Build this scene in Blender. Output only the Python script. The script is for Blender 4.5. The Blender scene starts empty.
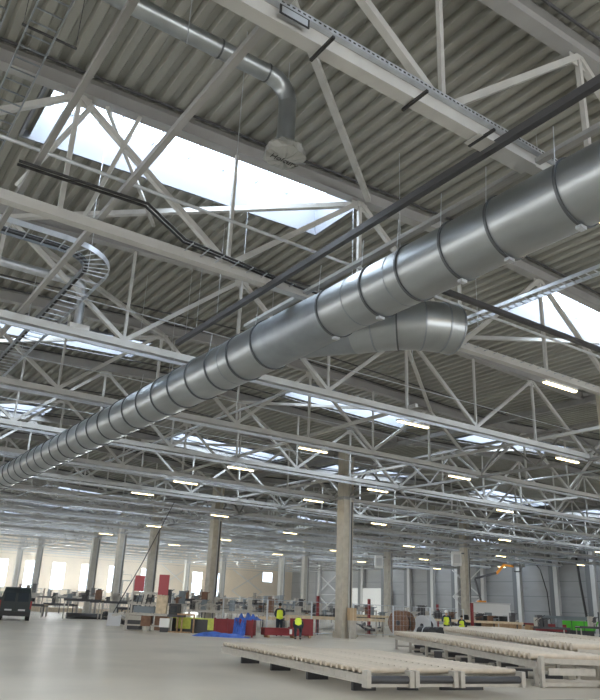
import bpy, math, random
from mathutils import Vector, Matrix
random.seed(7)
C = bpy.context.scene.collection
HAZE = .009; AX = 5.2; AY = 19.4
PI = math.pi

# ------------------------------------------------------------------ materials
def mat(name, col, rough=.5, metal=0.0, var=0.0, scale=3.0, col2=None, bump=0.0, emit=None, es=0.0, stretch=(1,1,1)):
    m = bpy.data.materials.new(name); m.use_nodes = True
    nt = m.node_tree; b = nt.nodes['Principled BSDF']
    b.inputs['Base Color'].default_value = (*col, 1)
    b.inputs['Roughness'].default_value = rough
    b.inputs['Metallic'].default_value = metal
    if var or col2:
        tc = nt.nodes.new('ShaderNodeTexCoord'); mp = nt.nodes.new('ShaderNodeMapping')
        mp.inputs['Scale'].default_value = stretch
        n = nt.nodes.new('ShaderNodeTexNoise'); n.inputs['Scale'].default_value = scale; n.inputs['Detail'].default_value = 5
        r = nt.nodes.new('ShaderNodeValToRGB'); r.color_ramp.elements[0].position = .3; r.color_ramp.elements[1].position = .7
        c2 = col2 or tuple(min(1, c*(1+var)) for c in col); c1 = tuple(c*(1-var) for c in col)
        r.color_ramp.elements[0].color = (*c1, 1); r.color_ramp.elements[1].color = (*c2, 1)
        nt.links.new(tc.outputs['Object'], mp.inputs[0]); nt.links.new(mp.outputs[0], n.inputs[0])
        nt.links.new(n.outputs[0], r.inputs[0]); nt.links.new(r.outputs[0], b.inputs['Base Color'])
        if bump:
            bp = nt.nodes.new('ShaderNodeBump'); bp.inputs['Strength'].default_value = bump; bp.inputs['Distance'].default_value = .02
            nt.links.new(n.outputs[0], bp.inputs['Height']); nt.links.new(bp.outputs[0], b.inputs['Normal'])
    if emit:
        b.inputs['Emission Color'].default_value = (*emit, 1); b.inputs['Emission Strength'].default_value = es
    return m
M = {}
M['steel'] = mat('painted_steel', (.47,.47,.455), .45, 0, .08, 1.5)
M['beam'] = mat('painted_beam', (.33,.33,.325), .5, 0, .08, 1.2)
M['girder'] = mat('girder_paint', (.26,.26,.255), .5, 0, .1, 1.2)
M['deck'] = mat('roof_deck', (.30,.30,.27), .5, .15, .12, .8, stretch=(1,.1,1))
M['duct'] = mat('galvanised_duct', (.36,.385,.40), .34, .9, .10, 2.2, stretch=(1,.35,1))
M['ductdull'] = mat('dull_galvanised', (.30,.33,.36), .42, .85, .1, 2)
M['ring'] = mat('duct_flange', (.12,.13,.14), .5, .7)
M['zinc'] = mat('zinc_rail', (.55,.58,.62), .35, .7, .1, 4)
M['white'] = mat('white_paint', (.8,.8,.78), .5)
M['curb'] = mat('skylight_curb', (.20,.215,.245), .7)
M['black'] = mat('black_plastic', (.02,.02,.022), .5)
M['dark'] = mat('dark_steel', (.07,.07,.075), .5, .3)
M['concrete'] = mat('column_concrete', (.50,.46,.38), .8, 0, .12, 2.5, bump=.2)
M['floor'] = mat('floor_concrete', (.50,.445,.36), .38, 0, .12, .35, bump=.03)
M['wallbeige'] = mat('beige_panel', (.74,.60,.42), .7, 0, .06, .4)
M['wallgrey'] = mat('grey_panel', (.27,.275,.28), .7, 0, .08, .3, stretch=(1,1,4))
M['post'] = mat('wall_post', (.50,.50,.49), .6)
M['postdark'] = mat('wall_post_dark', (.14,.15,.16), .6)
M['roller'] = mat('cream_roller', (.56,.48,.38), .5, 0, .1, 6)
M['rail'] = mat('conveyor_rail', (.44,.41,.36), .5, .1, .1, 5)
M['wood'] = mat('pallet_wood', (.42,.27,.15), .8, 0, .25, 6)
M['paleboard'] = mat('pale_board', (.62,.50,.34), .8, 0, .2, 5)
M['red'] = mat('red_paint', (.22,.02,.025), .5, 0, .1, 3)
M['redpanel'] = mat('red_panel', (.42,.08,.09), .5)
M['blue'] = mat('blue_tarp', (.04,.11,.42), .55, 0, .35, 4, bump=.5)
M['yellow'] = mat('hi_vis_yellow', (.72,.85,.05), .6, emit=None)
M['yelwrap'] = mat('yellow_sheet', (.62,.68,.12), .5, 0, .15, 4)
M['green'] = mat('green_paint', (.10,.55,.04), .5)
M['orange'] = mat('orange_paint', (.75,.28,.03), .5)
M['navy'] = mat('dark_trousers', (.03,.045,.06), .8)
M['skin'] = mat('skin', (.45,.27,.18), .6)
M['hair'] = mat('dark_hair', (.02,.018,.015), .8)
M['reflect'] = mat('reflective_tape', (.75,.75,.7), .35)
M['bluegrey'] = mat('blue_grey_paint', (.19,.22,.24), .6)
M['glassdark'] = mat('dark_glass', (.03,.04,.05), .08)
M['van'] = mat('van_paint', (.02,.03,.032), .45)
M['taillamp'] = mat('tail_lamp', (.35,.02,.02), .3)
M['plate'] = mat('plate_white', (.6,.6,.6), .4)
M['cardboard'] = mat('cardboard', (.50,.36,.22), .8)
M['lamp'] = mat('lamp_diffuser', (1,.95,.8), .4, emit=(1,.76,.36), es=9)
M['brown'] = mat('brown_reel', (.20,.11,.07), .8, 0, .2, 4)
M['rubber'] = mat('rubber', (.03,.03,.03), .8)
def film():
    m = bpy.data.materials.new('plastic_film'); m.use_nodes = True
    nt = m.node_tree; b = nt.nodes['Principled BSDF']
    b.inputs['Base Color'].default_value = (.36,.37,.36,1); b.inputs['Roughness'].default_value = .25
    return m
M['film'] = film()
def pane(name, tint=(1,1,1), rough=.1):
    m = bpy.data.materials.new(name); m.use_nodes = True
    nt = m.node_tree; nt.nodes.clear()
    o = nt.nodes.new('ShaderNodeOutputMaterial'); mx = nt.nodes.new('ShaderNodeMixShader')
    t = nt.nodes.new('ShaderNodeBsdfTransparent'); g = nt.nodes.new('ShaderNodeBsdfGlossy')
    t.inputs[0].default_value = (*tint, 1); g.inputs['Roughness'].default_value = rough; mx.inputs[0].default_value = .08
    nt.links.new(t.outputs[0], mx.inputs[1]); nt.links.new(g.outputs[0], mx.inputs[2]); nt.links.new(mx.outputs[0], o.inputs[0])
    return m
M['pane'] = pane('clear_pane', (.92,.96,1))

# ------------------------------------------------------------------ mesh helper
class MB:
    def __init__(s): s.v = []; s.f = []; s.sm = []
    def add(s, vs, fs, smooth=False):
        k = len(s.v); s.v += [tuple(v) for v in vs]; s.f += [tuple(i+k for i in f) for f in fs]; s.sm += [smooth]*len(fs); return s
    def box(s, x0, y0, z0, x1, y1, z1):
        return s.add([(x0,y0,z0),(x1,y0,z0),(x1,y1,z0),(x0,y1,z0),(x0,y0,z1),(x1,y0,z1),(x1,y1,z1),(x0,y1,z1)],
            [(0,3,2,1),(4,5,6,7),(0,1,5,4),(1,2,6,5),(2,3,7,6),(3,0,4,7)])
    def bar(s, p, q, w, h=None, up=(0,0,1)):
        h = h or w; p = Vector(p); q = Vector(q); d = (q-p).normalized(); u = Vector(up)
        if abs(d.dot(u)) > .99: u = Vector((0,1,0))
        a = d.cross(u).normalized(); b = a.cross(d).normalized()
        vs = []
        for c in (p, q):
            for sa, sb in ((-1,-1),(1,-1),(1,1),(-1,1)): vs.append(c + a*sa*w/2 + b*sb*h/2)
        return s.add(vs, [(0,1,2,3),(7,6,5,4),(0,4,5,1),(1,5,6,2),(2,6,7,3),(3,7,4,0)])
    def hbeam(s, p, q, w, h, t=.016, up=(0,0,1)):
        p = Vector(p); q = Vector(q); d = (q-p).normalized(); u = Vector(up); a = d.cross(u).normalized(); b = a.cross(d).normalized()
        s.bar(p+b*(h/2-t/2), q+b*(h/2-t/2), w, t, up); s.bar(p-b*(h/2-t/2), q-b*(h/2-t/2), w, t, up)
        s.bar(p, q, t, h-2*t, up); return s
    def tube(s, pts, r, n=10, caps=True, radii=None):
        pts = [Vector(p) for p in pts]; rings = []; prev = None
        for i, p in enumerate(pts):
            if i == 0: d = pts[1]-p
            elif i == len(pts)-1: d = p-pts[i-1]
            else: d = (pts[i+1]-p).normalized()+(p-pts[i-1]).normalized()
            d.normalize()
            if prev is None:
                u = Vector((0,0,1)) if abs(d.z) < .9 else Vector((1,0,0)); a = d.cross(u).normalized()
            else: a = (prev - d*prev.dot(d)).normalized()
            prev = a; b = a.cross(d).normalized(); rr = radii[i] if radii else r
            rings.append([p+(a*math.cos(2*PI*k/n)+b*math.sin(2*PI*k/n))*rr for k in range(n)])
        vs = [v for R in rings for v in R]; fs = []
        for i in range(len(pts)-1):
            for k in range(n): fs.append((i*n+k, i*n+(k+1)%n, (i+1)*n+(k+1)%n, (i+1)*n+k))
        s.add(vs, fs, True)
        if caps:
            s.add(rings[0], [tuple(range(n))]); s.add(rings[-1], [tuple(reversed(range(n)))])
        return s
    def ring(s, c, axis, r, w, t, n=32):
        c = Vector(c); d = Vector(axis).normalized(); u = Vector((0,0,1)) if abs(d.z) < .9 else Vector((1,0,0))
        a = d.cross(u).normalized(); b = a.cross(d)
        prof = [(-w/2,r),(-w/2,r+t),(w/2,r+t),(w/2,r)]; vs = []
        for k in range(n):
            e = a*math.cos(2*PI*k/n)+b*math.sin(2*PI*k/n)
            for (x, rr) in prof: vs.append(c+d*x+e*rr)
        fs = []
        for k in range(n):
            j = (k+1) % n
            for i in range(4): fs.append((k*4+i, k*4+(i+1)%4, j*4+(i+1)%4, j*4+i))
        return s.add(vs, fs, False)
    def ell(s, c, r, n=12, m=8):
        c = Vector(c); vs = []; fs = []
        for i in range(m+1):
            th = PI*i/m
            for k in range(n):
                ph = 2*PI*k/n; vs.append(c+Vector((r[0]*math.sin(th)*math.cos(ph), r[1]*math.sin(th)*math.sin(ph), r[2]*math.cos(th))))
        for i in range(m):
            for k in range(n): fs.append((i*n+k, (i+1)*n+k, (i+1)*n+(k+1)%n, i*n+(k+1)%n))
        return s.add(vs, fs, True)
    def build(s, name, m, parent=None, loc=None):
        me = bpy.data.meshes.new(name); me.from_pydata(s.v, [], s.f)
        me.polygons.foreach_set('use_smooth', s.sm); me.materials.append(m); me.update()
        o = bpy.data.objects.new(name, me); C.objects.link(o)
        if parent: o.parent = parent
        if loc: o.location = loc
        return o
def tag(o, label=None, cat=None, group=None, kind=None):
    if label: o['label'] = label
    if cat: o['category'] = cat
    if group: o['group'] = group
    if kind: o['kind'] = kind
    return o
def thing(name, label, cat, loc=(0,0,0), rz=0, group=None):
    o = bpy.data.objects.new(name, None); C.objects.link(o); o.location = loc; o.rotation_euler = (0,0,rz); o.empty_display_size = .2
    return tag(o, label, cat, group)
def copy_tree(o, loc=None, rz=None, label=None, group=None, parent=None):
    c = o.copy(); C.objects.link(c)
    if parent: c.parent = parent
    if loc: c.location = loc
    if rz is not None: c.rotation_euler = (0,0,rz)
    if label: c['label'] = label
    if group: c['group'] = group
    for ch in list(o.children): copy_tree(ch, parent=c)
    return c
def struct(o, label=None): o['kind'] = 'structure'; return tag(o, label)

# ------------------------------------------------------------------ site constants
X0, BAY, NB = -1.0, 29.0, 3            # bay edges at x = -1, 28, 57, 86
TY0, TDY = 5.95, 6.25                  # roof truss lines
ZB, ZT, ZD = 8.42, 11.6, 11.44         # bottom chord, top chord, underside of the deck
XW, YW = 87.5, 130.0                   # right wall, far wall
XL, YB = -30.5, -14.0                  # left wall, rear wall
def roof(x):                           # underside of the deck: a shallow ridge in the middle of each bay
    u = ((x-X0) % BAY)/BAY
    return 11.44+.64*(1-abs(2*u-1))

# ------------------------------------------------------------------ floor, walls, ceiling
fl = MB().box(XL-.3, YB-.3, -.3, XW+.3, YW+.3, 0); struct(fl.build('floor', M['floor']))
# saw-cut floor joints
HX = []                                 # skylight x ranges
for b in range(-1, 3):
    bx = X0+BAY*b; HX += [(bx+3.1, bx+11.4), (bx+19.7, bx+28.0)]
HX = [(a, b) for a, b in HX if a > XL and b < XW]
HY = [(12.75+14.2*k, 15.0+14.2*k) for k in range(-1, 8)]
pitch = .39
def deck():
    m = MB(); nr = int((XW-XL)/pitch)
    prof = [(0,.15),(.09,.15),(.14,0),(.20,0),(.25,.15),(.34,.15)]
    prof = [(0,0),(.15,0),(.205,.12),(.335,.12),(.39,0)]
    for i in range(nr+1):
        x = XL+i*pitch; xc = x+pitch/2
        hole = any(a < xc < b for a, b in HX)
        ys = [YB]+([e for h in HY for e in h] if hole else [])+[YW]
        for j in range(0, len(ys), 2):
            a, b = ys[j], ys[j+1]; vs = []; fs = []
            for (dx, dz) in prof: vs += [(x+dx, a, roof(x+dx)+dz), (x+dx, b, roof(x+dx)+dz)]
            for k in range(len(prof)-1): fs.append((2*k, 2*k+1, 2*k+3, 2*k+2))
            m.add(vs, fs)
    return m
struct(deck().build('ceiling', M['deck']))
# outer roof membrane over the deck, open at the skylights
rf = MB(); HYm = [(a-.04, b+.04) for a, b in HY]; ys = [YB]+[e for h in HYm for e in h]+[YW]
def slab(x0, x1, y0, y1):
    br_ = [x0]+[X0+BAY*.5*i for i in range(-3, 8) if x0 < X0+BAY*.5*i < x1]+[x1]
    for i in range(len(br_)-1):
        a_, b_ = br_[i], br_[i+1]; za, zb = roof(a_)+.18, roof(b_)+.18; t_ = .12
        rf.add([(a_,y0,za),(b_,y0,zb),(b_,y1,zb),(a_,y1,za),(a_,y0,za+t_),(b_,y0,zb+t_),(b_,y1,zb+t_),(a_,y1,za+t_)],
            [(0,3,2,1),(4,5,6,7),(0,1,5,4),(1,2,6,5),(2,3,7,6),(3,0,4,7)])
for j in range(0, len(ys), 2): slab(XL, XW, ys[j], ys[j+1])
xs = [XL]+[e for h in HX for e in (h[0]-.04, h[1]+.04)]+[XW]
for (a, b) in HYm:
    for j in range(0, len(xs), 2): slab(xs[j], xs[j+1], a, b)
struct(rf.build('ceiling_membrane', M['white']))

# walls: far wall with tall windows, in panels round the openings
WX = [(22.4,24.6),(27.6,29.8),(32.6,34.9),(37.2,39.5),(42.3,44.5),(47.4,49.6),(53.6,55.6),(64.2,66.4),(69.1,71.3)]
WZ = (2.7, 7.3)
wl = MB(); px = XL
for a, b in WX:
    wl.box(px, YW, 0, a, YW+.25, 12.2); wl.box(a, YW, 0, b, YW+.25, WZ[0]); wl.box(a, YW, WZ[1], b, YW+.25, 12.2); px = b
wl.box(px, YW, 0, 80.2, YW+.25, 12.2); wl.box(80.2, YW, 0, 82.6, YW+.25, 6.2); wl.box(80.2, YW, 8.2, 82.6, YW+.25, 12.2); wl.box(82.6, YW, 0, XW+.25, YW+.25, 12.2)
struct(wl.build('wall_far', M['wallbeige']))
struct(MB().box(XW, YB, 0, XW+.25, YW, 12.2).build('wall_right', M['wallgrey']))
FILL_X = [(x, x+3.0) for x in range(-24, 84, 8)]; FILL_Y = [(y, y+3.0) for y in range(-8, 124, 8)]  # openings added to the unseen rear and left walls to admit fill light
def wallw(name, ax, c0, c1, lo, hi, op, m_):
    w_ = MB(); p_ = lo
    bx = (lambda a, b, z0, z1: w_.box(a, c0, z0, b, c1, z1)) if ax == 'x' else (lambda a, b, z0, z1: w_.box(c0, a, z0, c1, b, z1))
    for a, b in op: bx(p_, a, 0, 12.2); bx(a, b, 0, WZ[0]); bx(a, b, WZ[1], 12.2); p_ = b
    bx(p_, hi, 0, 12.2); struct(w_.build(name, m_))
wallw('wall_left', 'y', XL-.25, XL, YB, YW+.25, FILL_Y, M['wallbeige']); wallw('wall_back', 'x', YB-.25, YB, XL, XW, FILL_X, M['wallbeige'])
n = 0
for (a, b), (z0, z1) in [(w, WZ) for w in WX]+[((80.2,82.6),(6.2,8.2))]:
    n += 1
    w = MB(); t = .07
    w.box(a, YW+.05, z0, b, YW+.2, z0+t).box(a, YW+.05, z1-t, b, YW+.2, z1).box(a, YW+.05, z0, a+t, YW+.2, z1).box(b-t, YW+.05, z0, b, YW+.2, z1)
    for k in range(1, 4 if n == 10 else 3):
        zz = z0+(z1-z0)*k/3; w.box(a, YW+.07, zz-.03, b, YW+.15, zz+.03) if n != 10 else w.box(a+(b-a)*k/4-.03, YW+.07, z0, a+(b-a)*k/4+.03, YW+.15, z1)
    o = struct(w.build('window_%d' % n, M['white'])); MB().box(a, YW+.1, z0, b, YW+.115, z1).build('window_pane', M['pane'], o)
for (a, b) in FILL_X+FILL_Y:  # frames for the made-up fill openings; no such windows are known
    n += 1; w = MB(); t = .07; z0, z1 = WZ; isx = (a, b) in FILL_X
    f_ = (lambda p, q, u, v: w.box(p, YB-.2, u, q, YB-.05, v)) if n-10 <= len(FILL_X) else (lambda p, q, u, v: w.box(XL-.2, p, u, XL-.05, q, v))
    f_(a,b,z0,z0+t); f_(a,b,z1-t,z1); f_(a,a+t,z0,z1); f_(b-t,b,z0,z1); f_((a+b)/2-.03,(a+b)/2+.03,z0,z1)
    struct(w.build('window_%d' % n, M['white']))
NWIN = n
# horizontal joints between wall panels
j = MB()
for z in (2.4, 4.4, 6.4, 8.2): j.box(XL, YW-.03, z, 80, YW, z+.05) if z in (8.2,) else None
for z in (2.4, 4.4, 6.4, 8.6): j.box(XW-.04, YB, z, XW, YW, z+.07)
struct(j.build('trim_1', M['postdark']))
# steel posts on the right wall
k = 0
for y in (46.5, 52.6, 58.7, 64.5, 70.8, 77.6, 83, 88.4, 94, 100, 106.5, 113, 120):
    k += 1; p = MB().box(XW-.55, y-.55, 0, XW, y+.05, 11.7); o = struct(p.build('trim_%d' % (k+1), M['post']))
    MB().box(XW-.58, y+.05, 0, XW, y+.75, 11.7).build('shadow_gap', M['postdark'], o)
# skylights: white upstand, aluminium bars, clear panes
def skylight(w, d):
    s = MB(); z0, z1 = -.08, 1.0
    s.box(0,-.06,z0,w,0,z1).box(0,d,z0,w,d+.06,z1).box(-.06,-.06,z0,0,d+.06,z1).box(w,-.06,z0,w+.06,d+.06,z1)
    g = MB(); nb = 8
    for i in range(1, nb): g.box(w*i/nb-.018, 0, z1-.08, w*i/nb+.018, d, z1-.02)
    g.box(0, d*.33-.006, z1-.04, w, d*.33+.006, z1-.02)
    q = MB().box(0,0,z1-.02,w,d,z1)
    return s, g, q
sw, sd = HX[0][1]-HX[0][0], HY[0][1]-HY[0][0]
def tilt(a, b): return -math.atan2(roof(b)-roof(a), b-a)
S, G, Q = skylight(sw, sd); first = None; n = NWIN
for (a, b) in HX:
    for (c, d) in HY:
        n += 1
        if first is None:
            o = struct(S.build('window_%d' % n, M['curb'])); o.location = (a, c, roof(a)); o.rotation_euler = (0, tilt(a, b), 0)
            G.build('glazing_bars', M['zinc'], o); Q.build('window_pane', M['pane'], o); first = o
        else:
            o = copy_tree(first, (a, c, roof(a))); o.rotation_euler = (0, tilt(a, b), 0); o.name = 'window_%d' % n

# ------------------------------------------------------------------ columns
def column(h=11.2):
    t = thing('steel_column', 'x', 'column')
    m = MB().box(-.38,-.34,0,.38,.34,h); m.build('shaft', M['concrete'], t)
    MB().box(-.46,-.42,0,.46,.42,.35).build('plinth', M['concrete'], t)
    MB().tube([(.10,-.37,.2),(.10,-.40,h-.3)], .055, 8).build('drainpipe', M['steel'], t)
    MB().box(.2,-.37,.4,.3,-.33,8).build('cable_channel', M['dark'], t)
    MB().box(-.45,-.4,ZB-.3,.45,.4,ZB-.12).build('cap_plate', M['beam'], t)
    return t
c0 = column()
cols = [((28,35.9), 'tall pale concrete column in the middle of the hall with a cardboard box at its foot'),
        ((28,53.2), 'tall pale concrete column rising behind the blue tarpaulin'),
        ((28,65.5), 'tall pale concrete column rising behind the machine with two red panels'),
        ((28,82.0), 'pale concrete column right of the black van, hazy, second nearest of the left group'),
        ((28,104.9), 'hazy column just behind the right edge of the black van'),
        ((28,115.8), 'hazy far column seen over the roof of the black van'),
        ((28,74.0), 'slim hazy column left of the one beside the dark pipe'),
        ((57,52.9), 'pale column with a white heater box, behind the two workers by the long conveyors'),
        ((57,64.8), 'pale column with a white heater box, behind the brown cable reel'),
        ((57,81.6), 'grey column just right of the crouching worker in yellow'),
        ((57,87.4), 'grey column behind the standing worker in the yellow vest'),
        ((57,104.7), 'grey column directly right of the tall column behind the blue tarpaulin'),
        ((57,117.7), 'grey column left of the tall column behind the blue tarpaulin')]
for i, ((x, y), lab) in enumerate(cols):
    o = c0 if i == 0 else copy_tree(c0); o.location = (x, y, 0); o['label'] = lab
for i, y in enumerate((17.2, -2)):
    copy_tree(c0, (28, y, 0), label='near concrete column standing outside the right edge of the view', group='columns beside the camera')

# ------------------------------------------------------------------ roof trusses
NT = [3.65, 10.95, 18.15, 25.4]; NBt = [0.0, 7.3, 14.55, 21.8, 29.0]
def RL(x): return 11.44+.64*(1-abs(2*x/BAY-1))
def truss():
    t = thing('roof_truss', 'x', 'roof truss')
    MB().bar((0.05,0,ZB),(28.95,0,ZB),.20,.20).build('bottom_chord', M['steel'], t)
    MB().hbeam((0.05,0,RL(0)-.21),(14.5,0,RL(14.5)-.21),.28,.40).hbeam((14.5,0,RL(14.5)-.21),(28.95,0,RL(28.95)-.21),.28,.40).build('top_chord', M['beam'], t)
    for i, x in enumerate(NT):
        MB().bar((x,0,ZB+.1),(x,0,RL(x)-.41),.09).build('vertical_strut', M['steel'], t)
        MB().box(x-.25,-.012,RL(x)-.66,x+.25,.012,RL(x)-.41).build('gusset_plate', M['steel'], t)
    for x in NBt[1:4]: MB().bar((x,0,ZB+.1),(x,0,RL(x)-.41),.075).build('vertical_strut', M['steel'], t)
    seq = [NBt[0]+.15, NT[0], NBt[1], NT[1], NBt[2], NT[2], NBt[3], NT[3], NBt[4]-.15]
    for i in range(8):
        a, b = seq[i], seq[i+1]
        za, zb = (ZB+.1, RL(b)-.41) if i % 2 == 0 else (RL(a)-.41, ZB+.1)
        MB().bar((a,0,za),(b,0,zb),.12,.12).build('diagonal_strut', M['steel'], t)
    return t
t0 = truss(); nxt = {}
ords = ['nearest','second nearest','third nearest','fourth nearest','fifth nearest','sixth nearest']
far_t = None
for b in range(3):
    for k in range(20):
        y = TY0+TDY*k+(.2 if k == 1 else 0); x = X0+BAY*b
        if y > YW-1: continue
        if k < 9:
            o = t0 if (b == 0 and k == 0) else copy_tree(t0)
            o.location = (x, y, 0)
            if b == 0 and k < 6:
                o['label'] = ['nearest pale steel roof truss, crossing the top right above the big duct',
                              'pale steel roof truss in front of the large bright skylight at upper left',
                              'pale roof truss with its bottom chord just under the curved cable ladder',
                              'pale steel roof truss, fourth nearest, seen just beyond the truss under the curved cable ladder',
                              'pale steel roof truss, fifth nearest, ending at the top of the middle column',
                              'pale steel roof truss, next beyond the one ending at the middle column'][k]
            elif b == 0:
                o['label'] = 'pale steel roof truss among the small ones above the blue tarpaulin'; o['group'] = 'roof trusses in the middle distance at left'
            else:
                o['label'] = 'pale steel roof truss among those right of the middle column'; o['group'] = 'roof trusses in the middle distance at right'
        else:
            if far_t is None:
                m = MB()
                for ch in t0.children:
                    me = ch.data; m.add([v.co for v in me.vertices], [tuple(p.vertices) for p in me.polygons])
                far_t = m.build('roof_truss', M['steel']); o = far_t
            else: o = far_t.copy(); C.objects.link(o)
            tag(o, 'small pale steel roof truss in the hazy far distance under the roof', 'roof truss', 'far roof trusses'); o.location = (x, y, 0)

# girders along the column rows
def girder(L, lab, grp, loc):
    npan = max(2, round(L/3.6)); t = thing('lattice_girder', lab, 'girder', loc, 0, grp)
    MB().bar((0,0,8.28),(0,L,8.28),.16,.12).build('bottom_chord', M['girder'], t)
    MB().bar((0,0,9.9),(0,L,9.9),.16,.12).build('top_chord', M['girder'], t)
    w = MB(); h = L/npan
    for i in range(npan):
        w.bar((0,h*i,8.34),(0,h*(i+.5),9.84),.09).bar((0,h*(i+.5),9.84),(0,h*(i+1),8.34),.09)
    w.build('lattice_bars', M['girder'], t)
    MB().hbeam((0,0,11.0),(0,L,11.0),.24,.3).build('roof_beam', M['girder'], t)
    return t
for x, ys_, labs in ((28.0, (17.2,35.9,53.2,65.5,74.0,82.0,104.9,115.8), ('grey lattice girder running right and upwards from the top of the middle column','grey lattice girder from the middle column back to the column behind the blue tarpaulin')),
                    (57.0, (20.0,52.9,64.8,81.6,87.4,104.7,117.7), ('grey lattice girder running right from the column behind the workers','grey lattice girder between the two columns with white heater boxes'))):
    for i in range(len(ys_)-1):
        girder(ys_[i+1]-ys_[i]-1.0, labs[i] if i < 2 else 'grey lattice girder far off along a hazy column row', None if i < 2 else 'far lattice girders', (x, ys_[i]+.5, 0))

# flat roof bracing zig-zagging between truss top nodes
def brace(p, q, lab, grp=None):
    o = MB().bar(p, q, .13, .13).build('roof_brace', M['steel']); tag(o, lab, 'brace', grp); return o
for b in range(2):
    for (i, jx) in ((0,1),(2,3)):
        xa, xb = X0+BAY*b+NT[i], X0+BAY*b+NT[jx]; zz = 0
        for k in range(8):
            y = TY0+TDY*k; flip = k % 2; zl = lambda x: roof(x)-.5
            p = (xa if flip == 0 else xb, y+.15, zl(xa if flip == 0 else xb)); q = (xb if flip == 0 else xa, y+TDY-.15, zl(xb if flip == 0 else xa))
            lab, grp = ('slanting pale roof brace above the near end of the big duct', None) if (b, i, k) == (0,0,0) else \
                ('long pale roof brace crossing in front of the large skylight', None) if (b, i, k) == (0,0,1) else \
                ('dark slanting roof brace across the skylight at the right edge', None) if (b, i, k) == (0,2,1) else \
                ('pale slanting roof brace high under the deck, far from the large skylight', 'roof braces between trusses')
            brace(p, q, lab, grp)

# ------------------------------------------------------------------ long services along and across the hall
def run(name, p, q, w, h, m, lab, cat, grp=None):
    return tag(MB().bar(p, q, w, h).build(name, m), lab, cat, grp)
run('tie_tube', (1.9,-1,8.62), (1.9,126,8.62), .10, .10, M['girder'], 'long square steel tube running down from the top left past the bright skylight', 'tie tube')
run('tie_tube', (3.42,-1,8.62), (3.42,126,8.62), .11, .11, M['beam'], 'long square steel tube crossing in front of the thin bent duct', 'tie tube')
run('tie_tube', (7.3,-1,8.27), (7.3,17,8.27), .11, .13, M['dark'], 'dark square steel tube under the nearest truss, left of the big duct', 'tie tube')
run('duct_rail', (8.3,1,8.42), (8.3,15,8.42), .12, .08, M['beam'], 'grey steel rail directly above the big duct', 'rail')
run('tie_tube', (24.5,-1,8.62), (24.5,60,8.62), .12, .12, M['steel'], 'pale square steel tube through the trusses near the middle column', 'tie tube')
run('tie_tube', (17.2,18,8.62), (17.2,90,8.62), .12, .12, M['steel'], 'pale square steel tube through the trusses left of the middle column', 'tie tube')
run('tie_tube', (38.5,8,8.62), (38.5,120,8.62), .12, .12, M['steel'], 'pale square steel tube through the trusses right of the middle column', 'tie tube')
def pipe(name, pts, r, m, lab, cat, grp=None, n=8):
    return tag(MB().tube(pts, r, n).build(name, m), lab, cat, grp)
# sprinkler pipes close to each top chord and trunking under each bottom chord
TYS = [TY0+TDY*k+(.2 if k == 1 else 0) for k in range(20)]
for k in range(14):
    y = TYS[k]
    grp = 'sprinkler pipes under the deck'; RP = lambda yy, dz: [(X0+BAY*.5*i, yy, 11.44+(.64 if i % 2 else 0)-dz) for i in range(0, 7)]
    if k == 1: pipe('sprinkler_pipe', RP(y-.30, .06), .03, M['dark'], 'thin dark pipe along the truss top above the large skylight', 'pipe')
    else: pipe('sprinkler_pipe', RP(y-.30, .06), .03, M['dark'], 'thin dark sprinkler pipe running close under the roof deck beyond the large skylight', 'pipe', grp)
    if k > 1: pipe('sprinkler_pipe', RP(y+4.3, .3), .03, M['dark'], 'thin dark sprinkler pipe hung midway between two trusses', 'pipe', 'sprinkler pipes between trusses')
    if k >= 2:
        o = MB().bar((-1,y-.02,8.22),(27.6,y-.02,8.22),.12,.07).bar((-1,y-.2,8.14),(27.6,y-.2,8.14),.05,.05).build('lighting_trunking', M['zinc'])
        tag(o, 'long galvanised lighting trunking under the truss below the curved cable ladder' if k == 2 else 'long galvanised lighting trunking under a smaller farther truss', 'trunking', None if k == 2 else 'lighting trunkings')
        o = MB().tube([(-1,y-.1,9.4),(27.6,y-.1,9.4)], .018, 6).build('tension_wire', M['zinc']); tag(o, 'thin bright wire stretched across a truss at mid height', 'wire', 'wires across the trusses')
for b in (1, 2):
    for k in range(1, 14):
        y = TY0+TDY*k; x = X0+BAY*b
        tag(MB().bar((x+.4,y-.02,8.22),(x+28.6,y-.02,8.22),.14,.08).build('lighting_trunking', M['zinc']), 'galvanised lighting trunking under a truss right of the middle column', 'trunking', 'lighting trunkings right of the middle column')
        if k > 3: pipe('water_pipe', [(x+.4,y+3,8.5),(x+28.6,y+3,8.5)], .06, M['zinc'], 'bright horizontal pipe between far trusses right of the middle column', 'pipe', 'bright far pipes')
for k in range(5, 17):
    y = TY0+TDY*k
    pipe('water_pipe', [(-1,y+3,8.6),(27.6,y+3,8.6)], .05, M['zinc'], 'bright horizontal pipe between far trusses left of the middle column', 'pipe', 'bright far pipes at left')
for i, x in enumerate((13.2, 33, 45, 50, 66, 72, 79)):
    pipe('conduit_pipe', [(x,20 if x < 20 else 14,8.85),(x,120,8.85)], .05, M['zinc'], 'long thin galvanised conduit running away down the hall', 'pipe', 'conduits running away down the hall')
pipe('conduit_pipe', [(-2,11.05,8.75),(27,11.05,8.75)], .035, M['zinc'], 'thin bright conduit crossing below the large skylight', 'pipe')
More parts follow.
